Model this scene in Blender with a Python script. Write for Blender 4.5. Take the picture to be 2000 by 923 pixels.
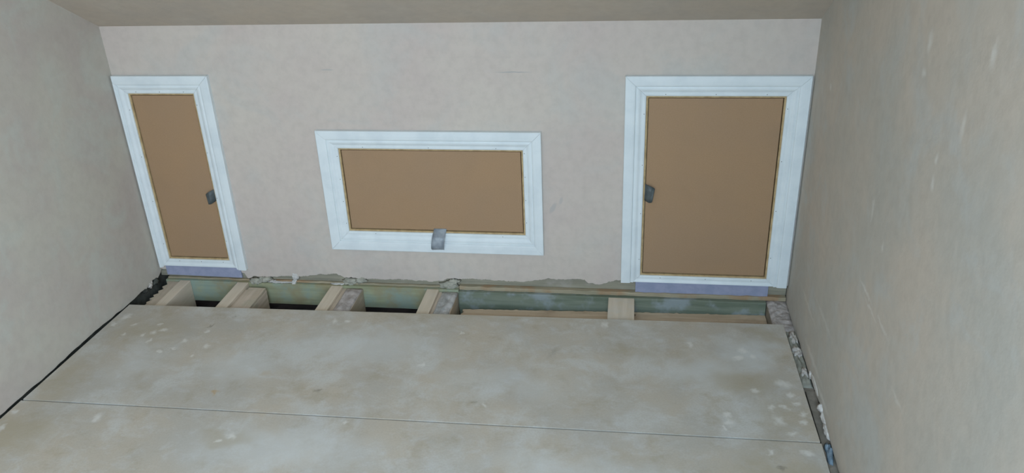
import bpy, bmesh, math, random
from mathutils import Vector, Matrix, noise

for o in list(bpy.data.objects):
    bpy.data.objects.remove(o)
scene = bpy.context.scene
COL = scene.collection
random.seed(7)

# ------------------------------------------------------------------ camera
CAM = Vector((0.4315, -2.7038, 1.5449))
PITCH, YAW, ROLL, FPX = 0.4537, -0.1568, 0.0425, 1582.7
fwd = Vector((math.sin(YAW) * math.cos(PITCH), math.cos(YAW) * math.cos(PITCH), -math.sin(PITCH)))
rgt = Vector((math.cos(YAW), -math.sin(YAW), 0))
dwn = fwd.cross(rgt)
cx = math.cos(ROLL) * rgt + math.sin(ROLL) * dwn
cd = -math.sin(ROLL) * rgt + math.cos(ROLL) * dwn
cam = bpy.data.cameras.new('camera')
cam.sensor_width = 36.0
cam.lens = FPX / 2000 * 36
cam.clip_start = 0.02
camo = bpy.data.objects.new('camera', cam)
COL.objects.link(camo)
mw = Matrix((cx, -cd, -fwd)).transposed().to_4x4()
mw.translation = CAM
camo.matrix_world = mw
scene.camera = camo

# ------------------------------------------------------------------ world, window daylight, exposure
world = bpy.data.worlds.new('overcast')
scene.world = world
world.use_nodes = True
world.node_tree.nodes['Background'].inputs[0].default_value = (0.80, 0.88, 1.0, 1)
world.node_tree.nodes['Background'].inputs[1].default_value = 0.05

ROOM_BACK = -5.0           # far end of the loft behind the camera
HC = 1.0041                # height of the low wall
SLOPE = 0.60               # rise of the sloping ceiling
RIDGE = -2.5
def roof(y):
    return HC - SLOPE * y if y > RIDGE else HC - SLOPE * (2 * RIDGE - y)
WIN_X0, WIN_X1, WIN_Y0, WIN_Y1 = -0.35, 0.85, -4.35, -3.15   # roof window in the opposite slope

sun = bpy.data.lights.new('roof_window_daylight', 'AREA')
sun.shape = 'RECTANGLE'
sun.size = WIN_X1 - WIN_X0
sun.size_y = (WIN_Y1 - WIN_Y0) * math.hypot(1, SLOPE)
sun.energy = 72
sun.color = (0.54, 0.755, 1.0)
suno = bpy.data.objects.new('roof_window_daylight', sun)
COL.objects.link(suno)
wy = (WIN_Y0 + WIN_Y1) / 2
suno.location = ((WIN_X0 + WIN_X1) / 2, wy - 0.03, roof(wy) + 0.05)
nrm = Vector((0, SLOPE, -1)).normalized()
suno.rotation_euler = nrm.to_track_quat('-Z', 'Y').to_euler()

GAB_Y0, GAB_Y1, GAB_Z0, GAB_Z1 = -4.20, -3.05, 0.75, 1.65   # unseen window in the right-hand wall, added to brighten the left wall
gab = bpy.data.lights.new('added_side_light', 'AREA')
gab.shape = 'RECTANGLE'
gab.size = GAB_Y1 - GAB_Y0
gab.size_y = GAB_Z1 - GAB_Z0
gab.energy = 56
gab.color = (0.77, 0.85, 1.0)
gabo = bpy.data.objects.new('added_side_light', gab)
COL.objects.link(gabo)
gabo.location = (1.02, (GAB_Y0 + GAB_Y1) / 2, (GAB_Z0 + GAB_Z1) / 2)
gabo.rotation_euler = Vector((-1, 0, 0)).to_track_quat('-Z', 'Z').to_euler()

vs = scene.view_settings
scene.display_settings.display_device = 'sRGB'
vs.view_transform = 'Standard'
vs.look = 'None'
vs.exposure = 0.66
vs.gamma = 1.0
vs.use_curve_mapping = False

# ------------------------------------------------------------------ materials
def lin(c):
    return tuple(((v / 255) / 12.92 if v / 255 <= 0.04045 else ((v / 255 + 0.055) / 1.055) ** 2.4) for v in c) + (1.0,)

class Mat:
    """small node builder working in world position"""
    def __init__(self, name, rough=0.85, spec=0.25, obj=False):
        self.m = bpy.data.materials.new(name)
        self.m.use_nodes = True
        self.nt = self.m.node_tree
        self.b = self.nt.nodes['Principled BSDF']
        self.b.inputs['Roughness'].default_value = rough
        self.b.inputs['Specular IOR Level'].default_value = spec
        if obj:
            tc = self.nt.nodes.new('ShaderNodeTexCoord')
            oi = self.nt.nodes.new('ShaderNodeObjectInfo')
            ml = self.vm('SCALE', (13.0, 7.0, 5.0), None, oi.outputs['Random'])
            self.P = self.vm('ADD', tc.outputs['Object'], ml)
        else:
            self.P = self.nt.nodes.new('ShaderNodeNewGeometry').outputs['Position']
    def put(self, sock, v):
        if isinstance(v, bpy.types.NodeSocket):
            self.nt.links.new(v, sock)
        elif v is not None:
            sock.default_value = v
    def vm(self, op, a, b=None, scale=None):
        n = self.nt.nodes.new('ShaderNodeVectorMath'); n.operation = op
        self.put(n.inputs[0], a); self.put(n.inputs[1], b)
        if scale is not None: self.put(n.inputs['Scale'], scale)
        return n.outputs['Value'] if op in ('LENGTH', 'DISTANCE') else n.outputs['Vector']
    def ma(self, op, a, b=None, clamp=False):
        n = self.nt.nodes.new('ShaderNodeMath'); n.operation = op; n.use_clamp = clamp
        self.put(n.inputs[0], a); self.put(n.inputs[1], b)
        return n.outputs[0]
    def noise(self, scale, detail=3, rough=0.55, vec=None, stretch=None, dist=0.0):
        v = vec or self.P
        if stretch: v = self.vm('MULTIPLY', v, stretch)
        n = self.nt.nodes.new('ShaderNodeTexNoise')
        self.put(n.inputs['Vector'], v)
        n.inputs['Scale'].default_value = scale
        n.inputs['Detail'].default_value = detail
        n.inputs['Roughness'].default_value = rough
        n.inputs['Distortion'].default_value = dist
        return n.outputs['Fac']
    def rng(self, v, a, b, c=0.0, d=1.0):
        n = self.nt.nodes.new('ShaderNodeMapRange'); n.interpolation_type = 'SMOOTHSTEP'
        self.put(n.inputs[0], v)
        for i, q in enumerate((a, b, c, d)): n.inputs[i + 1].default_value = q
        return n.outputs[0]
    def mix(self, fac, a, b):
        n = self.nt.nodes.new('ShaderNodeMix'); n.data_type = 'RGBA'
        self.put(n.inputs['Factor'], fac); self.put(n.inputs['A'], a); self.put(n.inputs['B'], b)
        return n.outputs['Result']
    def spots(self, lst, warp=0.012, wscale=40, soft=0.45):
        """lst of (loc, rot_euler, radii, strength); blobs of any outline at places on the surface"""
        nz = self.nt.nodes.new('ShaderNodeTexNoise'); nz.inputs['Scale'].default_value = wscale
        self.put(nz.inputs['Vector'], self.P)
        off = self.vm('SCALE', self.vm('SUBTRACT', nz.outputs['Color'], (0.5, 0.5, 0.5)), None, warp * 2)
        pw = self.vm('ADD', self.P, off)
        acc = None
        for loc, rot, rad, st in lst:
            mp = self.nt.nodes.new('ShaderNodeMapping'); mp.vector_type = 'TEXTURE'
            self.put(mp.inputs['Vector'], pw)
            mp.inputs['Location'].default_value = loc
            mp.inputs['Rotation'].default_value = rot
            mp.inputs['Scale'].default_value = rad
            f = self.rng(self.vm('LENGTH', mp.outputs[0]), 1.0, soft, 0.0, st)
            acc = f if acc is None else self.ma('MAXIMUM', acc, f)
        return acc
    def done(self, col, bump=None, bdist=0.002, bstr=0.5):
        self.put(self.b.inputs['Base Color'], col)
        if bump is not None:
            n = self.nt.nodes.new('ShaderNodeBump')
            n.inputs['Strength'].default_value = bstr
            n.inputs['Distance'].default_value = bdist
            self.put(n.inputs['Height'], bump)
            self.nt.links.new(n.outputs[0], self.b.inputs['Normal'])
        return self.m

def plaster(name, ca, cb, cc, marks=None, scale=1.0, markcol=(224, 221, 213)):
    M = Mat(name, 0.8, 0.2)
    c = M.mix(M.rng(M.noise(2.2 * scale, 4, 0.55), 0.32, 0.68), lin(ca), lin(cb))
    c = M.mix(M.rng(M.noise(3.5 * scale, 5, 0.62, dist=0.8), 0.47, 0.68, 0, 0.5), c, lin(cc))
    c = M.mix(M.rng(M.noise(11 * scale, 5, 0.65), 0.5, 0.72, 0, 0.3), c, lin(ca))
    c = M.mix(M.rng(M.noise(30, 4, 0.6), 0.35, 0.75, 0.0, 0.16), c, lin((150, 140, 128)))
    if marks: c = M.mix(marks(M), c, lin(markcol))
    return M.done(c, M.noise(16, 5, 0.6), 0.006, 0.25)

def backmarks(M):
    return M.spots([((0.03, 0, 0.835), (0, 0, 0), (0.075, 0.5, 0.0022), 0.9), ((-0.63, 0, 0.845), (0, 0, 0), (0.03, .5, .004), .5),
                    ((0.16, 0, 0.33), (0, 0.5, 0), (0.012, 0.5, 0.03), 0.5), ((0.19, 0, 0.36), (0, 0.3, 0), (0.008, 0.5, 0.02), 0.4)], 0.003, 30)
RM = [(-1.016, 1.16, .018, .035), (-1.016, 1.098, .02, .016), (-1.318, 1.21, .016, .034), (-1.258, 1.071, .014, .04), (-1.169, .973, .011, .02),
      (-1.175, .925, .016, .022), (-.837, .721, .012, .04), (-.241, .853, .016, .014), (-.954, .679, .013, .02)]
def rightmarks(M):
    l = [((1.01, y, z), (0, 0, 0), (0.3, a, b), 0.5) for y, z, a, b in RM]
    l += [((1.01, -0.89, 0.528), (0.03, 0, 0), (0.3, 0.085, 0.007), 0.5), ((1.01, -0.95, 0.512), (0.03, 0, 0), (0.3, 0.09, 0.006), 0.4),
          ((1.01, -1.05, 0.526), (0.03, 0, 0), (0.3, 0.07, 0.007), 0.4), ((1.01, -1.22, 0.45), (0, 0, 0), (0.3, .06, .008), .3),
          ((1.01, -0.50, 0.055), (-0.05, 0, 0), (0.3, 0.20, 0.016), 0.4), ((1.01, -0.66, 0.035), (-0.05, 0, 0), (0.3, 0.14, 0.014), 0.45), ((1.01, -0.35, 0.16), (0, 0, 0), (0.3, 0.2, 0.010), 0.25),
          ((1.01, -0.55, 0.24), (0, 0, 0), (0.3, 0.22, 0.012), 0.22)]
    return M.spots(l, 0.012, 34, 0.0)

M_back = plaster('plaster_back', (206, 194, 180), (201, 186, 175), (194, 190, 181), backmarks, markcol=(168, 166, 162))
M_left = plaster('plaster_left', (194, 187, 172), (188, 177, 166), (192, 194, 182), scale=1.6)
M_right = plaster('plaster_right', (200, 188, 173), (188, 183, 172), (192, 194, 190), rightmarks, scale=1.3)
M_ceil = plaster('plaster_ceiling', (192, 177, 159), (184, 172, 158), (196, 184, 168), scale=1.8)

def mdf():
    M = Mat('mdf', 0.6, 0.3)
    c = M.mix(M.rng(M.noise(3, 3), 0.3, 0.7), lin((169, 136, 102)), lin((164, 134, 104)))
    c = M.mix(M.rng(M.noise(260, 2), 0.3, 0.7, 0, 0.3), c, lin((152, 120, 88)))
    c = M.mix(M.rng(M.noise(9, 4, 0.6), 0.5, 0.8, 0, 0.22), c, lin((150, 122, 92)))
    return M.done(c)
M_mdf = mdf()
def mdf_edge():
    M = Mat('mdf_edge', 0.8, 0.15)
    return M.done(M.mix(M.rng(M.noise(40, 3), 0.3, 0.7), lin((196, 170, 128)), lin((170, 144, 104))))
M_liner = mdf_edge()
def paint():
    M = Mat('white_primer', 0.45, 0.4)
    c = M.mix(M.rng(M.noise(14, 4), 0.35, 0.7), lin((226, 231, 229)), lin((217, 223, 222)))
    return M.done(c, M.noise(70, 3, stretch=(1, 1, 1)), 0.0006, 0.15)
M_white = paint()
def plain(name, a, b, s=20, rough=0.85, spec=0.2, obj=False, bump=0.0):
    M = Mat(name, rough, spec, obj)
    n = M.noise(s, 5, 0.6)
    return M.done(M.mix(M.rng(n, 0.32, 0.68), lin(a), lin(b)), n if bump else None, bump or 0.001, 0.6)
M_hole = plain('nail_hole', (104, 96, 84), (84, 78, 70))
M_purple = plain('blue_plasterboard', (160, 162, 182), (146, 152, 172), 25, bump=0.001)
M_tape = plain('duct_tape', (164, 170, 174), (128, 136, 142), 22, 0.38, 0.5)
M_tape2 = plain('duct_tape_dull', (92, 98, 96), (72, 78, 78), 30, 0.45, 0.4)
M_dark = plain('dark_masonry', (84, 84, 76), (56, 56, 50), 18, bump=0.01)
M_void = plain('void_base', (92, 80, 74), (64, 58, 54), 12, bump=0.01)
M_crumb = plain('plaster_crumb', (204, 196, 184), (176, 166, 156), 60, bump=0.003)
M_white_crumb = plain('white_plaster', (214, 210, 202), (194, 188, 180), 60, bump=0.002)
M_bluelump = plain('blue_grey_lump', (140, 156, 166), (104, 122, 132), 50, bump=0.003)
def timber(name, a, b, c, gdir, gs=1.0, cth=(0.5, 0.75), bloom=None):
    """gdir: axis of the grain"""
    M = Mat(name, 0.8, 0.2, True)
    st = [60 * gs, 60 * gs, 60 * gs]; st['xyz'.index(gdir)] = 4
    g = M.noise(1.0, 4, 0.6, stretch=tuple(st), dist=0.3)
    col = M.mix(M.rng(g, 0.3, 0.7), lin(a), lin(b))
    col = M.mix(M.rng(M.noise(7, 4, 0.6), cth[0], cth[1], 0, 0.85), col, lin(c))
    if bloom: col = M.mix(M.rng(M.noise(3.2, 5, 0.65), 0.47, 0.62, 0, 0.8), col, lin(bloom))
    return M.done(col, g, 0.0012, 0.4)
M_joist = timber('joist_pine', (222, 206, 184), (210, 194, 170), (208, 202, 190), 'y')
M_joist2 = timber('joist_pine_rough', (208, 190, 170), (188, 170, 146), (172, 166, 144), 'y')
M_green = timber('treated_timber', (172, 172, 138), (148, 152, 122), (158, 146, 112), 'x', 1.0, (0.44, 0.66), (146, 164, 152))
M_teal = timber('treated_timber_blue', (134, 140, 122), (108, 117, 99), (154, 162, 162), 'x', 1.0, (0.48, 0.62))
M_sole = timber('sole_plate_timber', (160, 154, 134), (136, 132, 116), (172, 164, 152), 'x')
M_batten = timber('batten_pine', (216, 194, 166), (198, 174, 146), (176, 152, 126), 'x')
M_packer = timber('packer_timber', (176, 162, 136), (150, 142, 118), (168, 138, 106), 'x', 1.0, (0.46, 0.62))
M_mortar_olive = plain('mortar_olive', (178, 174, 158), (146, 144, 130), 34, bump=0.006)
M_mortar = plain('mortar', (196, 186, 178), (160, 150, 142), 34, bump=0.006)
M_mortar_grey = plain('mortar_grey', (202, 198, 192), (156, 154, 148), 28, bump=0.006)
M_plank = plain('ledger_plaster', (166, 154, 138), (138, 130, 116), 24, bump=0.004)

SPOTS = [(-1.416, -0.343, 12), (-1.434, -0.393, 8), (-1.353, -0.387, 6), (-1.356, -0.455, 6), (-1.251, -0.434, 8), (-1.223, -0.414, 8), (-1.258, -0.38, 6), (-1.24, -0.485, 6), (-1.166, -0.549, 6), (-1.013, -0.505, 8), (-1.035, -0.563, 6), (-1.285, -0.456, 5), (-1.125, -0.527, 6), (-1.112, -0.475, 7), (-1.449, -0.907, 7), (-0.71, -0.954, 9), (-0.739, -0.979, 6), (-1.168, -0.911, 10), (-1.436, -0.983, 8), (0.835, -0.599, 7), (0.936, -0.614, 8), (0.87, -0.678, 8), (0.909, -0.674, 8), (0.739, -0.76, 9), (0.737, -0.726, 9), (0.884, -0.738, 12), (0.913, -0.791, 8), (0.953, -0.741, 7), (0.957, -0.704, 8), (0.822, -0.38, 9), (0.802, -0.424, 10), (0.849, -0.414, 7), (0.654, -0.362, 8), (0.94, -0.872, 9), (0.841, -0.878, 6), (0.723, -0.787, 5), (0.926, -0.555, 14), (0.949, -0.653, 6), (0.364, -0.257, 9), (-0.612, -0.307, 8), (-0.565, -0.308, 5), (-0.131, -0.348, 4), (-0.227, -0.55, 7), (0.013, -0.743, 6), (-0.391, -0.863, 6), (-1.058, -0.413, 6), (-1.014, -0.501, 6)]
def chipboard():
    M = Mat('chipboard', 0.62, 0.3)
    c = M.mix(M.rng(M.noise(3.2, 5, 0.6), 0.33, 0.67), lin((193, 181, 162)), lin((184, 178, 166)))
    c = M.mix(M.rng(M.noise(5, 6, 0.65, dist=0.5), 0.46, 0.66, 0, 0.7), c, lin((204, 202, 194)))
    c = M.mix(M.rng(M.noise(17, 6, 0.7, dist=0.4, stretch=(0.8, 1.2, 1)), 0.48, 0.7, 0, 0.4), c, lin((206, 206, 203)))
    c = M.mix(M.rng(M.noise(9, 6, 0.7), 0.5, 0.7, 0, 0.55), c, lin((170, 157, 133)))
    c = M.mix(M.rng(M.noise(160, 2), 0.35, 0.7, 0, 0.18), c, lin((164, 151, 131)))
    # plaster washed over the board
    wash = M.spots([((0.84, -0.40, 0), (0, 0, 0.1), (0.16, 0.10, 1), 0.65), ((0.68, -0.50, 0), (0, 0, 0.3), (0.22, 0.12, 1), 0.55), ((-0.45, -0.45, 0), (0, 0, 0), (0.45, 0.16, 1), 0.5),
                    ((-0.85, -0.60, 0), (0, 0, 0.1), (0.22, 0.14, 1), 0.5), ((-0.55, -1.0, 0), (0, 0, 0), (0.4, 0.16, 1), 0.6), ((0.3, -1.0, 0), (0, 0, 0), (0.4, 0.1, 1), 0.45),
                    ((-1.2, -0.62, 0), (0, 0, 0.2), (0.16, 0.16, 1), 0.45), ((0.05, -0.62, 0), (0, 0, 0), (0.4, 0.12, 1), 0.35)], 0.09, 9, 0.1)
    c = M.mix(wash, c, lin((208, 208, 202)))
    bare = M.spots([((0.90, -0.28, 0), (0, 0, -0.6), (0.13, 0.05, 1), 0.6), ((0.80, -0.56, 0), (0, 0, 0), (0.14, 0.08, 1), 0.6), ((0.9, -0.7, 0), (0, 0, 0), (0.10, 0.12, 1), 0.4), ((-1.28, -0.42, 0), (0, 0, 0), (0.22, 0.11, 1), 0.6),
                    ((-1.4, -0.75, 0), (0, 0, 0.1), (0.10, 0.2, 1), 0.55), ((-1.38, -1.0, 0), (0, 0, 0), (0.16, 0.14, 1), 0.7), ((0.85, -0.95, 0), (0, 0, 0), (0.2, 0.07, 1), 0.6), ((-0.72, -0.96, 0), (0, 0, 0), (0.13, 0.05, 1), 0.5),
                    ((0.45, -0.42, 0), (0, 0, 0), (0.12, 0.05, 1), 0.4), ((-0.2, -0.24, 0), (0, 0, 0), (1.2, 0.03, 1), 0.35)], 0.06, 12, 0.2)
    c = M.mix(bare, c, lin((174, 161, 136)))
    c = M.mix(M.spots([((x, y, 0), (0, 0, 0.6 * ((i * 37) % 7 - 3)), (r * 0.0030, r * 0.0019, 1), 0.7) for i, (x, y, r) in enumerate(SPOTS)], 0.016, 55, 0.1), c, lin((222, 218, 208)))
    c = M.mix(M.spots([((-0.859, -0.756, 0), (0, 0, 0.4), (0.020, 0.026, 1), 0.6), ((-0.731, -0.64, 0), (0, 0, 0), (0.03, 0.02, 1), 0.22)], 0.03, 45, 0.0), c, lin((182, 146, 88)))
    c = M.mix(M.spots([((-1.062, -0.376, 0), (0, 0, 0.9), (0.026, 0.006, 1), 0.7), ((-0.528, -0.716, 0), (0, 0, 0.2), (0.02, 0.01, 1), 0.6), ((-0.999, -0.304, 0), (0, 0, 0), (0.012, 0.01, 1), 0.6),
                       ((0.86, -0.94, 0), (0, 0, 0), (0.02, 0.008, 1), 0.6), ((0.2, -0.44, 0), (0, 0, 1.2), (0.06, 0.02, 1), 0.3), ((-0.02, -0.73, 0), (0, 0, 0), (0.015, 0.008, 1), 0.5)], 0.016, 60, 0.0), c, lin((128, 122, 108)))
    return M.done(c, M.noise(90, 3), 0.0008, 0.25)
M_chip = chipboard()

# ------------------------------------------------------------------ mesh helpers
def obj(name, bm, mat, parent=None, origin=None, smooth=False, bevel=0.0, seg=2):
    """links bm (in world coordinates) as one mesh object with its origin at `origin`"""
    if origin is None:
        if bm.verts:
            xs = [v.co for v in bm.verts]
            origin = Vector(((min(v.x for v in xs) + max(v.x for v in xs)) / 2, (min(v.y for v in xs) + max(v.y for v in xs)) / 2, min(v.z for v in xs)))
        else:
            origin = Vector((0, 0, 0))
    origin = Vector(origin)
    bmesh.ops.recalc_face_normals(bm, faces=bm.faces[:])
    bmesh.ops.translate(bm, verts=bm.verts[:], vec=-origin)
    me = bpy.data.meshes.new(name)
    bm.to_mesh(me); bm.free()
    me.materials.append(mat)
    if smooth:
        for p in me.polygons: p.use_smooth = True
    o = bpy.data.objects.new(name, me)
    COL.objects.link(o)
    if parent is not None:
        o.parent = parent
        base = parent.matrix_world.translation if False else Vector(parent.get('_at', (0, 0, 0)))
        o.location = origin - base
    else:
        o.location = origin
    o['_at'] = tuple(origin)
    if bevel:
        b = o.modifiers.new('bevel', 'BEVEL'); b.width = bevel; b.segments = seg; b.limit_method = 'ANGLE'
    return o
def empty(name, at):
    o = bpy.data.objects.new(name, None)
    o.empty_display_size = 0.05
    COL.objects.link(o); o.location = at; o['_at'] = tuple(at)
    return o
def tag(o, label=None, cat=None, group=None, kind=None):
    for k, v in (('label', label), ('category', cat), ('group', group), ('kind', kind)):
        if v: o[k] = v
    return o
def box(bm, x0, x1, y0, y1, z0, z1):
    r = bmesh.ops.create_cube(bm, size=1.0)
    for v in r['verts']:
        v.co = Vector((x0 if v.co.x < 0 else x1, y0 if v.co.y < 0 else y1, z0 if v.co.z < 0 else z1))
    return r['verts']
def prism(bm, poly, z0, z1):
    """poly: (x, y) outline seen from above"""
    lo = [bm.verts.new((x, y, z0)) for x, y in poly]
    hi = [bm.verts.new((x, y, z1)) for x, y in poly]
    n = len(poly)
    bm.faces.new(hi); bm.faces.new(lo[::-1])
    for i in range(n):
        bm.faces.new((lo[i], lo[(i + 1) % n], hi[(i + 1) % n], hi[i]))
def interp(pts, x):
    if x <= pts[0][0]: return pts[0][1]
    for (a, b), (c, d) in zip(pts, pts[1:]):
        if x <= c: return b + (d - b) * (x - a) / (c - a) if c > a else d
    return pts[-1][1]
def slab(cols, ivals, place, thick):
    """cols: sorted parameters; ivals(a, b) -> list of ((za0, za1), (zb0, zb1)) solid pieces between columns a and b;
    place(s, z, depth) -> point.  Skin with a back face and closed rims."""
    bm = bmesh.new(); cache = {}
    def V(s, z):
        k = (round(s, 5), round(z, 5))
        if k not in cache: cache[k] = bm.verts.new(place(s, z, 0))
        return cache[k]
    for a, b in zip(cols, cols[1:]):
        for (a0, a1), (b0, b1) in ivals(a, b):
            f = [V(a, a0), V(b, b0), V(b, b1), V(a, a1)]
            bm.faces.new(f)
    bmesh.ops.recalc_face_normals(bm, faces=bm.faces[:])
    r = bmesh.ops.extrude_face_region(bm, geom=bm.faces[:])
    d = place(0, 0, thick) - place(0, 0, 0)
    bmesh.ops.translate(bm, verts=[g for g in r['geom'] if isinstance(g, bmesh.types.BMVert)], vec=d)
    return bm
def lump(seed, size, squash=(1, 1, 1), sub=2, rough=0.35):
    bm = bmesh.new()
    bmesh.ops.create_icosphere(bm, subdivisions=sub, radius=1)
    for v in bm.verts:
        n = noise.noise(v.co * 1.6 + Vector((seed * 3.1, seed, 0))) + 0.5 * noise.noise(v.co * 3.7 + Vector((0, seed * 2.3, 0)))
        v.co = v.co * (1 + rough * n)
        v.co = Vector((v.co.x * squash[0], v.co.y * squash[1], v.co.z * squash[2])) * size
    return bm
def patch(at, axis, ru, rv, h, seed, rough=0.45, sign=-1):
    """irregular dab of plaster on a surface: axis is the surface normal, ru and rv its half sizes"""
    bm = bmesh.new(); n, m = 26, 6; rings = []
    def pt(a, k):
        t = k / m
        w = 1 + rough * (noise.noise(Vector((math.cos(a) * 1.5 + seed, math.sin(a) * 1.5, seed * 0.7))) + 0.6 * noise.noise(Vector((math.cos(a) * 4, math.sin(a) * 4 + seed, 2.0))))
        u, v = math.cos(a) * ru * w * t, math.sin(a) * rv * w * t
        d = h * math.sqrt(max(0.0, 1 - t ** 2.4)) * (0.75 + 0.55 * noise.noise(Vector((u * 90 + seed, v * 90, 0))) + 0.3 * noise.noise(Vector((u * 230, v * 230 + seed, 4)))) if k < m else -0.004
        q = {'x': (sign * d, u, v), 'y': (u, sign * d, v), 'z': (u, v, d)}[axis]
        return Vector(at) + Vector(q)
    c = bm.verts.new(pt(0, 0))
    for k in range(1, m + 1): rings.append([bm.verts.new(pt(2 * math.pi * i / n, k)) for i in range(n)])
    for i in range(n): bm.faces.new((c, rings[0][i], rings[0][(i + 1) % n]))
    for k in range(m - 1):
        for i in range(n): bm.faces.new((rings[k][i], rings[k + 1][i], rings[k + 1][(i + 1) % n], rings[k][(i + 1) % n]))
    bm.faces.new(rings[-1])
    return bm
def jit(s, f, seed=0.0):
    return noise.noise(Vector((s * f, seed, 0.3)))

# ------------------------------------------------------------------ the setting
XL, XR, AL, AR = -1.4608, 1.0216, -0.0207, -0.0126
def xl(y): return XL - math.tan(AL) * y      # left wall runs very slightly outwards
def xr(y): return XR - math.tan(AR) * y
# (angles: direction towards the viewer is (sin a, -cos a))
def xl(y): return XL + math.tan(AL) * (-y)
def xr(y): return XR + math.tan(AR) * (-y)

# hatch frames: outer x0,x1,z1 ; inner ix0,ix1,iz0,iz1 ; outer bottom
FR = dict(left=dict(x0=-1.4545, x1=-1.0800, z0=0.034, z1=0.828, ix0=-1.4117, ix1=-1.1510, iz0=0.0703, iz1=0.7592, strip=0.042, cut=True),
          mid=dict(x0=-0.7050, x1=0.1243, z0=0.1410, z1=0.6250, ix0=-0.6290, ix1=0.0560, iz0=0.2178, iz1=0.5541, strip=None, cut=False),
          right=dict(x0=0.4127, x1=1.0150, z0=0.037, z1=0.825, ix0=0.4843, ix1=0.9418, iz0=0.0650, iz1=0.7535, strip=0.040, cut=True))
LIN = 0.006        # set back of the lining edge behind the architrave
OPEN = [(f['ix0'] - 0.02, f['ix1'] + 0.02, f['iz0'] - 0.02, f['iz1'] + 0.02) for f in FR.values()]

BOT = [(-1.47, 0.02), (-1.143, 0.02), (-1.10, 0.012), (-1.09, -0.0106), (-1.066, -0.0017), (-0.987, 0.0001), (-0.899, 0.0082), (-0.869, 0.0046), (-0.788, 0.0171), (-0.708, 0.0247), (-0.682, 0.0094), (-0.642, 0.0063), (-0.589, 0.006), (-0.516, 0.0065), (-0.449, 0.0091), (-0.378, 0.0058), (-0.317, 0.005), (-0.284, 0.0063), (-0.258, 0.0176), (-0.225, 0.02), (-0.168, 0.0234), (-0.084, 0.0187), (-0.003, 0.0173), (0.048, 0.017), (0.076, 0.0226), (0.136, 0.0351), (0.21, 0.0346), (0.277, 0.0349), (0.292, 0.0199), (0.322, 0.0166), (0.343, 0.0174), (0.366, 0.0295), (0.408, 0.04), (0.45, 0.042), (1.03, 0.04)]
xs = set([-1.475, 1.034])
x = -1.47
while x < 1.03:
    xs.add(round(x, 4)); x += 0.0045
for a in OPEN: xs.update((a[0], a[1]))
xs = sorted(xs)
def botz(x): return interp(BOT, x) + 0.0035 * jit(x, 38) + 0.0030 * jit(x, 95, 3) + 0.0025 * jit(x, 210, 6)
def wall_back_cells(a, b):
    m = (a + b) / 2
    za, zb, t = botz(a), botz(b), HC + 0.012
    for x0, x1, z0, z1 in OPEN:
        if x0 <= m <= x1:
            return [((za, z0), (zb, z0)), ((z1, t), (z1, t))] if z0 > max(za, zb) else [((z1, t), (z1, t))]
    return [((za, t), (zb, t))]
wb = obj('wall_back', slab(xs, wall_back_cells, lambda s, z, d: Vector((s, d, z)), 0.008), M_back, origin=(0, 0, 0))
tag(wb, 'low pink-beige plastered wall with three hatches and a ragged bottom edge', kind='structure')

def side_wall(name, xf, out, mat, botf, label, hole=False):
    ys = []
    y = 0.012
    while y > -1.3: ys.append(y); y -= 0.012
    while y > RIDGE: ys.append(y); y -= 0.1
    ys.append(RIDGE)
    y = RIDGE - 0.1
    while y > ROOM_BACK: ys.append(y); y -= 0.1
    ys.append(ROOM_BACK - 0.012)
    ys = sorted(set(ys) | ({GAB_Y0, GAB_Y1} if hole else set()), reverse=True)
    def f(a, b):
        if hole and GAB_Y0 < (a + b) / 2 < GAB_Y1:
            return [((botf(a), GAB_Z0), (botf(b), GAB_Z0)), ((GAB_Z1, roof(a) + 0.012), (GAB_Z1, roof(b) + 0.012))]
        return [((botf(a), roof(a) + 0.012), (botf(b), roof(b) + 0.012))]
    o = obj(name, slab(ys, f, lambda s, z, d: Vector((xf(s) + out * d, s, z)), 0.012), mat, origin=(xf(0), 0, 0))
    return tag(o, label, kind='structure')
LB = [(-5.1, 0.002), (-1.0, 0.002), (-0.90, 0.005), (-0.70, 0.001), (-0.55, 0.005), (-0.46, 0.006), (-0.33, 0.0), (-0.25, -0.004), (-0.16, 0.0), (-0.12, -0.006), (-0.07, 0.004), (-0.03, 0.0), (0.012, 0.024)]
wl = side_wall('wall_left', xl, -1, M_left, lambda y: interp(LB, y) + 0.003 * jit(y, 30, 5) + (0.006 * jit(y, 90, 8) if y > -0.16 else 0), 'grey-beige plastered side wall on the left')
RB = [(-5.1, -0.005), (-0.95, -0.004), (-0.85, -0.004), (-0.74, 0.004), (-0.66, 0.006), (-0.6, -0.004), (-0.40, -0.012), (-0.27, -0.014), (-0.22, -0.029), (-0.05, -0.029), (0.012, -0.029)]
wr = side_wall('wall_right', xr, 1, M_right, lambda y: interp(RB, y) + 0.003 * jit(y, 35, 9) + 0.002 * jit(y, 90, 2), 'grey-brown plastered side wall on the right with pale scuffs', True)

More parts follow.
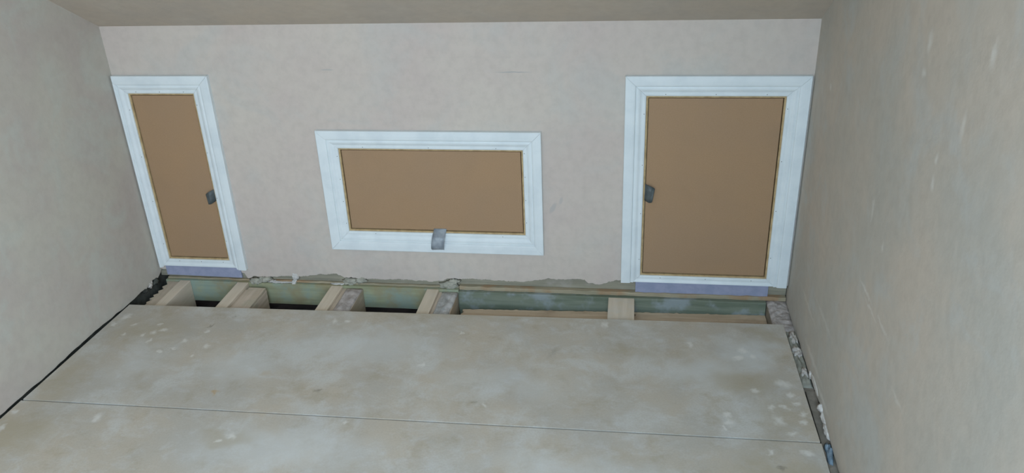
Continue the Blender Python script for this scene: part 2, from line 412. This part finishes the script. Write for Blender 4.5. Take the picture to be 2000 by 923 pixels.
# sloping ceiling, both pitches, with the opening of the roof window
bm = bmesh.new()
xa, xb = -1.62, 1.10
T = 0.03
def cq(x0, x1, y0, y1):
    p = [(x0, y0), (x1, y0), (x1, y1), (x0, y1)]
    lo = [bm.verts.new((x, y, roof(y))) for x, y in p]; hi = [bm.verts.new((x, y, roof(y) + T)) for x, y in p]
    bm.faces.new(lo); bm.faces.new(hi[::-1])
    for i in range(4): bm.faces.new((lo[i], hi[i], hi[(i + 1) % 4], lo[(i + 1) % 4]))
cq(xa, xb, RIDGE, 0.02)
cq(xa, xb, WIN_Y1, RIDGE); cq(xa, xb, ROOM_BACK - 0.02, WIN_Y0)
cq(xa, WIN_X0, WIN_Y0, WIN_Y1); cq(WIN_X1, xb, WIN_Y0, WIN_Y1)
tag(obj('ceiling', bm, M_ceil, origin=(0, 0, HC)), 'sloping plastered loft ceiling above the low wall', kind='structure')
bm = bmesh.new(); box(bm, xa, xb, ROOM_BACK - 0.03, ROOM_BACK, -0.2, HC + 0.03)
tag(obj('wall_front', bm, M_back), 'plastered low wall at the other end of the loft', kind='structure')
# roof window frame around the opening
win = tag(empty('window_1', ((WIN_X0 + WIN_X1) / 2, wy, roof(wy))), 'roof window in the opposite ceiling slope', kind='structure')
for k in range(4):
    bm = bmesh.new()
    x0, x1, y0, y1 = [(WIN_X0, WIN_X0 + .05, WIN_Y0, WIN_Y1), (WIN_X1 - .05, WIN_X1, WIN_Y0, WIN_Y1), (WIN_X0 + .05, WIN_X1 - .05, WIN_Y0, WIN_Y0 + .05), (WIN_X0 + .05, WIN_X1 - .05, WIN_Y1 - .05, WIN_Y1)][k]
    for v in box(bm, x0, x1, y0, y1, 0, 1): v.co.z = roof(v.co.y) + (0.0 if v.co.z < .5 else 0.04)
    obj('window_frame', bm, M_white, win)

win = tag(empty('added_window', (1.0, (GAB_Y0 + GAB_Y1) / 2, GAB_Z0)), 'unseen side window behind the viewer, added for its light', kind='structure')  # frame round the opening added for extra side light
for y0, y1, z0, z1 in ((GAB_Y0, GAB_Y0 + .05, GAB_Z0, GAB_Z1), (GAB_Y1 - .05, GAB_Y1, GAB_Z0, GAB_Z1), (GAB_Y0 + .05, GAB_Y1 - .05, GAB_Z0, GAB_Z0 + .05), (GAB_Y0 + .05, GAB_Y1 - .05, GAB_Z1 - .05, GAB_Z1)):
    bm = bmesh.new(); box(bm, 0.965, 1.0, y0, y1, z0, z1); obj('window_frame', bm, M_white, win)

# ------------------------------------------------------------------ floor: void base, chipboard sheets
bm = bmesh.new(); box(bm, -1.6, 1.15, ROOM_BACK, 0.30, -0.23, -0.20)
floor = tag(obj('floor', bm, M_void, origin=(0, 0, 0)), 'loft floor of stained chipboard sheets over open joists', kind='structure')
def sheet(poly, z, label=None):
    bm = bmesh.new(); prism(bm, poly, z - 0.022, z)
    o = obj('floorboard', bm, M_chip, floor, bevel=0.0006)
    return tag(o, label)
S0 = [(-1.4555, -0.2535), (0.977, -0.2080)]         # back edge
S1 = [(-1.4690, -0.8440), (0.983, -0.8215)]         # seam, upper sheet side
def seam_y(x, d=0): return S1[0][1] + (S1[1][1] - S1[0][1]) * (x - S1[0][0]) / (S1[1][0] - S1[0][0]) + d
b1 = sheet([S0[0], (S1[0][0], S1[0][1]), S1[1], S0[1]], 0.0, 'chipboard sheet with pale plaster splashes along the open joists')
b2 = sheet([(-1.4705, seam_y(-1.4705, -0.0068)), (-1.482, -1.45), (0.981, -1.4275), (0.985, seam_y(0.985, -0.0068))], 0.0006, 'chipboard sheet in front with grey-white plaster haze')
y = -1.452
for k in range(6):
    w = 0.59 if k < 5 else ROOM_BACK + 0.01 - y
    y1 = max(y - 0.59, ROOM_BACK + 0.01)
    sheet([(-1.483, y), (-1.49 - 0.01 * k, y1), (0.975, y1), (0.978, y)] if y1 < y - 0.05 else [(-1.483, y), (-1.49, y - .05), (.97, y - .05), (.97, y)], 0.0)
    y = y1 - 0.003
    if y < ROOM_BACK + 0.1: break

# lower masonry under the side walls, behind the plaster
for nm, par, x0, x1 in (('masonry_base', wl, -1.60, -1.477), ('masonry_base', wr, 1.038, 1.13)):
    bm = bmesh.new(); box(bm, x0, x1, -1.2, 0.30, -0.2, 0.03)
    bmesh.ops.subdivide_edges(bm, edges=bm.edges[:], cuts=14, use_grid_fill=True)
    for v in bm.verts: v.co.x += 0.003 * noise.noise(v.co * 14) + (xl(v.co.y) - XL if par is wl else xr(v.co.y) - XR)
    obj(nm, bm, M_dark, par)

# sole plate, coloured plasterboard strips below the two tall hatches
bm = bmesh.new(); box(bm, -1.474, 1.02, 0.0085, 0.04, -0.0070, 0.045); box(bm, -1.474, -0.213, 0.0085, 0.04, -0.0150, -0.0070)
tag(obj('sole_plate', bm, M_sole, wb, bevel=0.002), 'weathered grey-brown timber plate under the plaster edge')
for x0, x1, yf, zt in ((-1.440, -0.2145, -0.0005, -0.0152), (-0.2115, 1.0190, -0.0110, -0.0075)):
    bm = bmesh.new(); box(bm, x0, x1, yf, 0.04, -0.0230, zt)
    bmesh.ops.subdivide_edges(bm, edges=[e for e in bm.edges if e.calc_length() > 0.5], cuts=120)
    for v in bm.verts: v.co += Vector((0, 0.004 * jit(v.co.x, 16, 4) + 0.002 * jit(v.co.x, 60, 5), 0.003 * jit(v.co.x, 28, 7) if v.co.z > -0.02 else 0))
    obj('packing_board', bm, M_packer, wb, bevel=0.002)
for x0, x1, z0l, z0r, z1 in ((-1.437, -1.112, -0.004, -0.008, 0.0385), (0.468, 0.953, -0.018, -0.017, 0.037)):
    bm = bmesh.new()
    for v in box(bm, x0, x1, -0.004, 0.006, 0, z1):
        if v.co.z < 0.01: v.co.z = z0l if v.co.x < (x0 + x1) / 2 else z0r
    tag(obj('plasterboard_strip', bm, M_purple, wb, bevel=0.001), 'narrow lavender-blue plasterboard strip below the hatch frame')

# ------------------------------------------------------------------ hatch frames, linings, panels
PROF = [(0.0, 0.0), (0.0, 0.0150), (0.012, 0.0172), (0.035, 0.0182), (0.28, 0.0182), (0.40, 0.0176), (0.47, 0.0166), (0.495, 0.0150), (0.505, 0.0118), (0.53, 0.0112), (0.58, 0.0122), (0.64, 0.0124), (0.70, 0.0112), (0.76, 0.0086), (0.82, 0.0074), (0.90, 0.0076), (0.96, 0.0070), (0.99, 0.0055), (1.0, 0.0035), (1.0, 0.0)]
def prof_from(u0):
    if u0 <= 0: return list(PROF)
    h = interp([(a, b) for a, b in PROF[2:]], u0)
    return [(u0, 0.0), (u0, h)] + [p for p in PROF if p[0] > u0 + 0.004]
def member(par, f, side, W, U):
    """one length of moulding; W side->full moulding width, U side->where it has been ripped down"""
    pr = prof_from(U[side]); g = 0.00035
    adj = {'top': ('left', 'right'), 'bottom': ('left', 'right'), 'left': ('bottom', 'top'), 'right': ('bottom', 'top')}[side]
    bm = bmesh.new(); rings = [[], []]
    for u, h in pr:
        off = (1 - u) * W[side]
        if side == 'top': c = f['iz1'] + off
        elif side == 'bottom': c = f['iz0'] - off
        elif side == 'left': c = f['ix0'] - off
        else: c = f['ix1'] + off
        for e in (0, 1):
            a = adj[e]; uu = max(u, U[a]) 
            o2 = (1 - uu) * W[a]
            if side in ('left', 'right'):
                if e == 0 and f['cut'] and u < U['bottom']: p = f['z0']
                elif e == 0: p = f['iz0'] - (1 - u) * W['bottom']
                else: p = f['iz1'] + o2
            else:
                p = (f['ix0'] - o2) if e == 0 else (f['ix1'] + o2)
            p += g if e == 0 else -g
            rings[e].append(bm.verts.new((p, -h, c) if side in ('top', 'bottom') else (c, -h, p)))
    n = len(pr)
    for i in range(n):
        j = (i + 1) % n
        bm.faces.new((rings[0][i], rings[0][j], rings[1][j], rings[1][i]))
    bm.faces.new(rings[0]); bm.faces.new(rings[1][::-1])
    o = obj('architrave', bm, M_white, par)
    return o

LAB = dict(left='tall narrow brown-panelled hatch in a white frame in the left corner', mid='short wide brown-panelled hatch in a white frame in the middle of the low wall', right='large upright brown-panelled hatch in a white frame beside the right wall')
panels = {}
for i, (k, f) in enumerate(FR.items()):
    t = tag(empty('access_hatch', ((f['x0'] + f['x1']) / 2, 0, f['z0'])), LAB[k], 'hatch', 'access hatches in the low wall')
    W = dict(top=f['z1'] - f['iz1'], right=f['x1'] - f['ix1'], left=f['ix0'] - f['x0'], bottom=f['iz0'] - f['z0'])
    U = dict(top=0, left=0, right=0, bottom=0)
    if k == 'left':
        W['left'] = 0.070; U['left'] = 1 - (f['ix0'] - f['x0']) / 0.070
    if f['strip']:
        W['bottom'] = 0.070; U['bottom'] = 1 - (f['iz0'] - f['strip']) / 0.070
    for s in ('top', 'left', 'right', 'bottom'):
        member(t, f, s, W, U)
    # lining behind the moulding, its edge just showing
    a0, a1, c0, c1 = f['ix0'] + LIN, f['ix1'] - LIN, f['iz0'] + LIN, f['iz1'] - LIN
    for x0, x1, z0, z1 in ((a0 - .018, a0, c0 - .018, c1 + .018), (a1, a1 + .018, c0 - .018, c1 + .018), (a0, a1, c0 - .018, c0), (a0, a1, c1, c1 + .018)):
        bm = bmesh.new(); box(bm, x0, x1, -0.0002, 0.030, z0, z1)
        obj('lining', bm, M_liner, t)
    # stop behind the panel
    for x0, x1, z0, z1 in ((a0, a0 + .02, c0, c1), (a1 - .02, a1, c0, c1), (a0 + .02, a1 - .02, c0, c0 + .02), (a0 + .02, a1 - .02, c1 - .02, c1)):
        bm = bmesh.new(); box(bm, x0, x1, 0.022, 0.030, z0, z1)
        obj('stop_bead', bm, M_liner, t)
    g = 0.0032
    bm = bmesh.new(); box(bm, a0 + g, a1 - g, 0.0035, 0.0215, c0 + g, c1 - g)
    panels[k] = tag(obj('panel', bm, M_mdf, t, bevel=0.0008), 'brown MDF panel')
    # pin holes along the moulding
    pins = []
    for n in range(4):
        z = f['iz0'] + (f['iz1'] - f['iz0']) * (0.1 + 0.27 * n)
        pins += [(f['ix0'] - 0.006, z), (f['ix1'] + 0.006, z + 0.02)]
    for n in range(3):
        x = f['ix0'] + (f['ix1'] - f['ix0']) * (0.14 + 0.36 * n)
        pins += [(x, f['iz1'] + 0.007), (x + 0.01, f['iz0'] - 0.007)]
    for x, z in pins:
        bm = bmesh.new()
        bmesh.ops.create_cone(bm, cap_ends=True, segments=8, radius1=0.0014, radius2=0.0014, depth=0.002, matrix=Matrix.Translation((x, -0.0070, z)) @ Matrix.Rotation(math.pi / 2, 4, 'X'))
        obj('nail_hole', bm, M_hole, t)

def strip(path, wid, axis, th=0.0012):
    """tape: path = list of (centre point, half-width offset vector)"""
    bm = bmesh.new(); A = []; 
    for p, w in path: A.append((bm.verts.new(Vector(p) - Vector(w)), bm.verts.new(Vector(p) - Vector(w) * 0.33), bm.verts.new(Vector(p) + Vector(w) * 0.33), bm.verts.new(Vector(p) + Vector(w))))
    for a, b in zip(A, A[1:]):
        for i in range(3): bm.faces.new((a[i], a[i + 1], b[i + 1], b[i]))
    bmesh.ops.recalc_face_normals(bm, faces=bm.faces[:])
    r = bmesh.ops.solidify(bm, geom=bm.faces[:], thickness=th)
    return bm
# middle tab: stuck behind the panel's lower edge and hanging over the moulding
pc = []
for k in range(15):
    s = k / 14
    z = 0.229 - 0.083 * s
    yy = -0.001 - 0.019 * min(1, s * 4) - 0.012 * math.sin(math.pi * s) * (1 if s > .2 else s * 5)
    if s > 0.8: yy += 0.010 * (s - 0.8) / 0.2
    w = 0.0245 if s < 0.86 else 0.0245 * math.sqrt(max(0.02, 1 - ((s - 0.86) / 0.22) ** 2))
    pc.append(((-0.2708 - 0.0115 * s + (0.002 if s > .9 else 0), yy, z), (w, 0.0015 * (1 if s > .4 else 0), -0.0005)))
pc = [((-0.2705, 0.0018, 0.234), (0.0245, 0, 0))] + pc
tag(obj('tape_tab', strip(pc, 0.05, 'z'), M_tape, panels['mid'], smooth=True), 'silver-grey duct tape pull tab hanging over the frame')
# side tabs: come out of the gap and flop over the panel
def side_tab(x, z, sgn, ln, hw, lift, tilt):
    p = []
    for k in range(11):
        s = k / 10
        xx = x + sgn * ln * (s ** 0.9) - sgn * 0.004
        yy = 0.004 - lift * math.sin(min(1, s * 1.25) * math.pi * 0.62)
        w = hw * (1 - 0.22 * max(0, (s - 0.5) * 2) ** 2)
        p.append(((xx, yy, z - tilt * s), (0.004 * sgn * s, 0.004 * s, w)))
    return strip(p, 0, 'x')
tag(obj('tape_tab', side_tab(FR['right']['ix0'] + 0.005, 0.402, 1, 0.036, 0.031, 0.016, 0.010), M_tape2, panels['right'], smooth=True), 'dark grey duct tape tab')
tag(obj('tape_tab', side_tab(FR['left']['ix1'] - 0.004, 0.356, -1, 0.032, 0.024, 0.020, 0.014), M_tape2, panels['left'], smooth=True), 'dark grey duct tape tab')

# ------------------------------------------------------------------ timbers in the open floor strip
def timber_box(name, x0, x1, y0, y1, z0, z1, mat, label, cat, group=None, wob=0.0):
    bm = bmesh.new(); box(bm, x0, x1, y0, y1, z0, z1)
    if wob:
        bmesh.ops.subdivide_edges(bm, edges=[e for e in bm.edges if abs((e.verts[0].co - e.verts[1].co).length) > 0.2], cuts=24)
        for v in bm.verts: v.co += Vector((noise.noise(v.co * 21), noise.noise(v.co * 19 + Vector((5, 0, 0))), 0.6 * noise.noise(v.co * 23 + Vector((0, 9, 0))))) * wob
    return tag(obj(name, bm, mat, bevel=0.0015), label, cat, group)
JT, JB = -0.0222, -0.195
G = 'exposed floor joists along the low wall'
END = -1.4
for x0, x1, lab in ((-1.378, -1.335, 'narrow pale joist below the left hatch, nearest the left wall'),
                    (-1.130, -1.083, 'narrow pale joist beside the right leg of the left frame'),
                    (-0.732, -0.685, 'narrow pale joist between the left and middle frames'),
                    (-0.340, -0.292, 'narrow pale joist below the middle frame'),
                    (0.3685, 0.4655, 'wide pale joist below the left leg of the right frame')):
    timber_box('floor_joist', x0, x1, END, -0.0145 if x0 < 0 else -0.028, JB, JT, M_joist, lab, 'joist', G)
# lower joists nailed alongside, with packing or mortar on top
def smear(par, x0, x1, y0, y1, z, mat, seed, name='mortar_smear', amp=0.006):
    bm = bmesh.new(); nx, ny = 14, 34; g = []
    for j in range(ny + 1):
        row = []
        for i in range(nx + 1):
            u, w = i / nx, j / ny
            e = min(1, 6 * min(u, 1 - u) + 0.15) * min(1, 10 * min(w, 1 - w) + 0.2)
            xx = x0 + (x1 - x0) * u + 0.005 * noise.noise(Vector((w * 9, seed, u))) * (1 if i in (0, nx) else 0.3)
            yy = y0 + (y1 - y0) * w
            h = (0.55 + 0.6 * noise.noise(Vector((u * 4 + seed, w * 12, 0))) + 0.45 * noise.noise(Vector((u * 9, w * 27 + seed, 1)))) * e
            row.append(bm.verts.new((xx, yy, z + amp * max(0.06, h + 0.3 * e))))
        g.append(row)
    for j in range(ny):
        for i in range(nx): bm.faces.new((g[j][i], g[j][i + 1], g[j + 1][i + 1], g[j + 1][i]))
    r = bmesh.ops.extrude_face_region(bm, geom=bm.faces[:])
    for v in [q for q in r['geom'] if isinstance(q, bmesh.types.BMVert)]: v.co.z = z - 0.001
    return obj(name, bm, mat, par, smooth=True)
d2 = timber_box('doubling_joist', -1.0825, -0.992, END, -0.050, JB, -0.0345, M_joist2, 'rough joist with a flat packing strip, right of the left hatch', 'joist', G, 0.0)
bm = bmesh.new(); box(bm, -1.063, -0.993, -0.6, -0.052, -0.0343, -0.0228); obj('packing_strip', bm, M_joist2, d2, bevel=0.001)
d3 = timber_box('doubling_joist', -0.6845, -0.602, END, -0.0145, JB, -0.033, M_joist2, 'joist capped with lumpy grey-pink mortar, left of the middle frame', 'joist', G)
tag(smear(d3, -0.668, -0.603, -0.5, -0.016, -0.033, M_mortar, 3.0, amp=0.012), 'lumpy grey-pink mortar')
d4 = timber_box('doubling_joist', -0.2915, -0.216, END, -0.0145, JB, -0.033, M_joist2, 'joist smeared with pale grey plaster below the middle frame', 'joist', G)
tag(smear(d4, -0.280, -0.217, -0.5, -0.016, -0.033, M_mortar_grey, 8.0, amp=0.012), 'pale grey plaster smear')

# split piece of timber against the left wall
bm = bmesh.new()
pl = [(-1.3785, -0.016), (-1.3785, -0.55), (-1.428, -0.55)]
edge = [(-1.430, -0.40), (-1.431, -0.214), (-1.427, -0.196), (-1.434, -0.183), (-1.421, -0.165), (-1.437, -0.155), (-1.425, -0.140), (-1.436, -0.128), (-1.423, -0.112), (-1.433, -0.095), (-1.419, -0.077), (-1.436, -0.060), (-1.424, -0.04), (-1.440, -0.016)]
prism(bm, pl + edge, -0.09, -0.030)
tag(obj('split_timber', bm, M_joist2), 'rough splintered timber piece beside the left wall', 'timber')

# trimmers running along under the wall
timber_box('trimmer', -1.445, -0.2145, -0.013, 0.05, -0.118, -0.0235, M_green, 'green treated timber trimmer under the wall left of centre', 'timber', 'trimmers under the low wall', 0.0015)
timber_box('trimmer', -0.2115, 0.9480, -0.026, 0.05, -0.150, -0.0235, M_teal, 'dark green-blue treated timber trimmer under the wall right of centre', 'timber', 'trimmers under the low wall', 0.0015)
# lower battens in the two right bays
def batten(x0, x1, yb0, yb1, label, seed):
    bm = bmesh.new(); n = 46; top = []; 
    pts = [(x0 + (x1 - x0) * i / n, yb0 + (yb1 - yb0) * i / n + 0.0035 * jit(i * 1.0, 0.9, seed) + (0.004 if (i * 7 + seed) % 11 == 0 else 0)) for i in range(n + 1)]
    poly = [(x0 + 0.004, -0.24), (x1, -0.24)] + pts[::-1] + [(x0 - 0.003, yb0 - 0.006), (x0 + 0.006, yb0 - 0.02), (x0 - 0.004, yb0 - 0.035)]
    prism(bm, poly, -0.095, -0.075)
    return tag(obj('batten', bm, M_batten), label, 'timber', 'pale battens low between the joists')
batten(-0.187, 0.366, -0.068, -0.046, 'splintered pale batten low in the long gap below the middle frame', 2)
batten(0.4675, 0.9475, -0.042, -0.029, 'pale batten low in the gap below the right hatch', 5)

# joist and rubble beside the right wall
jr = timber_box('floor_joist', 0.9500, 1.0235, -0.545, -0.004, JB, -0.030, M_plank, 'mortar-covered joist in the corner below the right frame', 'joist', G)
tag(smear(jr, 0.9505, 1.0215, -0.215, 0.006, -0.030, M_mortar, 12.0, amp=0.010), 'grey-brown mortar bed')
lt = timber_box('edge_batten', 0.9945, 1.0235, -1.35, -0.548, -0.12, -0.026, M_plank, 'dirty narrow batten between the chipboard and the right wall', 'timber')
tag(smear(jr, 0.984, 1.0215, -0.53, -0.205, -0.030, M_mortar_olive, 17.0, amp=0.012), 'grey mortar bed')
crumbs = [(1.004, -0.262, 0.014, 0.034, M_crumb, 'curved pale mortar lump in the right-hand gap, nearest the low wall'), (1.003, -0.345, 0.015, 0.026, M_crumb, 'rounded pale mortar lump in the middle of the right-hand gap'), (1.004, -0.462, 0.013, 0.020, M_crumb, 'small pale mortar lump in the right-hand gap before the dark slot')]
for i, (x, y, a, b, m, lab) in enumerate(crumbs):
    tag(obj('mortar_lump', patch((x, y, -0.022), 'z', a, b, 0.016, i * 5.3 + 1.3, 0.7), m, smooth=True), lab, 'rubble', 'mortar lumps by the right wall')
for i, (y, z, a, b, h) in enumerate(((-0.678, 0.006, 0.016, 0.012, 0.012), (-0.715, 0.000, 0.030, 0.009, 0.008), (-0.765, -0.005, 0.035, 0.009, 0.008), (-0.57, 0.012, 0.06, 0.012, 0.003), (-0.50, 0.0, 0.012, 0.012, 0.006))):
    obj('plaster_dab', patch((xr(y) - 0.0005, y, z), 'x', a, b, h, i * 3.1 + 20.7, 0.55), M_white_crumb, wr, smooth=True)
tag(obj('plaster_lump', patch((1.006, -0.835, -0.026), 'z', 0.011, 0.040, 0.020, 31, 0.6), M_bluelump, smooth=True), 'blue-grey lump wedged in the gap by the right wall', 'rubble')

# drips of plaster over the timber below the back wall
for i, (x, z, a, b, h) in enumerate(((-0.886, 0.002, 0.016, 0.016, 0.010), (-0.892, -0.022, 0.010, 0.016, 0.016), (-0.945, -0.021, 0.055, 0.003, 0.016), (-0.70, -0.020, 0.035, 0.003, 0.015), (-0.985, -0.018, 0.014, 0.006, 0.016))):
    obj('plaster_drip', patch((x, 0.002, z), 'y', a, b, h, i * 2.9 + 41, 0.6), M_white_crumb, wb, smooth=True)
for i, (x, z, a, b, h) in enumerate(((-0.655, -0.010, 0.034, 0.018, 0.018), (-0.612, -0.004, 0.026, 0.014, 0.014), (-0.258, -0.012, 0.036, 0.018, 0.018), (-0.232, 0.004, 0.022, 0.012, 0.014), (-1.050, -0.020, 0.030, 0.016, 0.030), (-1.015, -0.012, 0.028, 0.014, 0.026))):
    obj('mortar_fillet', patch((x, 0.004, z), 'y', a, b, h, i * 4.7 + 61, 0.6), M_mortar_olive, wb, smooth=True)
# torn plaster hanging in the dark slot beside the left wall
for i, (y, z, a, b) in enumerate(((-0.05, -0.012, 0.018, 0.014), (-0.088, -0.006, 0.014, 0.016), (-0.125, -0.014, 0.014, 0.010))):
    obj('plaster_dab', patch((xl(y) - 0.004, y, z), 'x', a, b, 0.010, i * 3.7 + 81, 0.8, 1), M_crumb if i == 1 else M_dark, wl, smooth=True)

for o in bpy.data.objects:
    if '_at' in o: del o['_at']
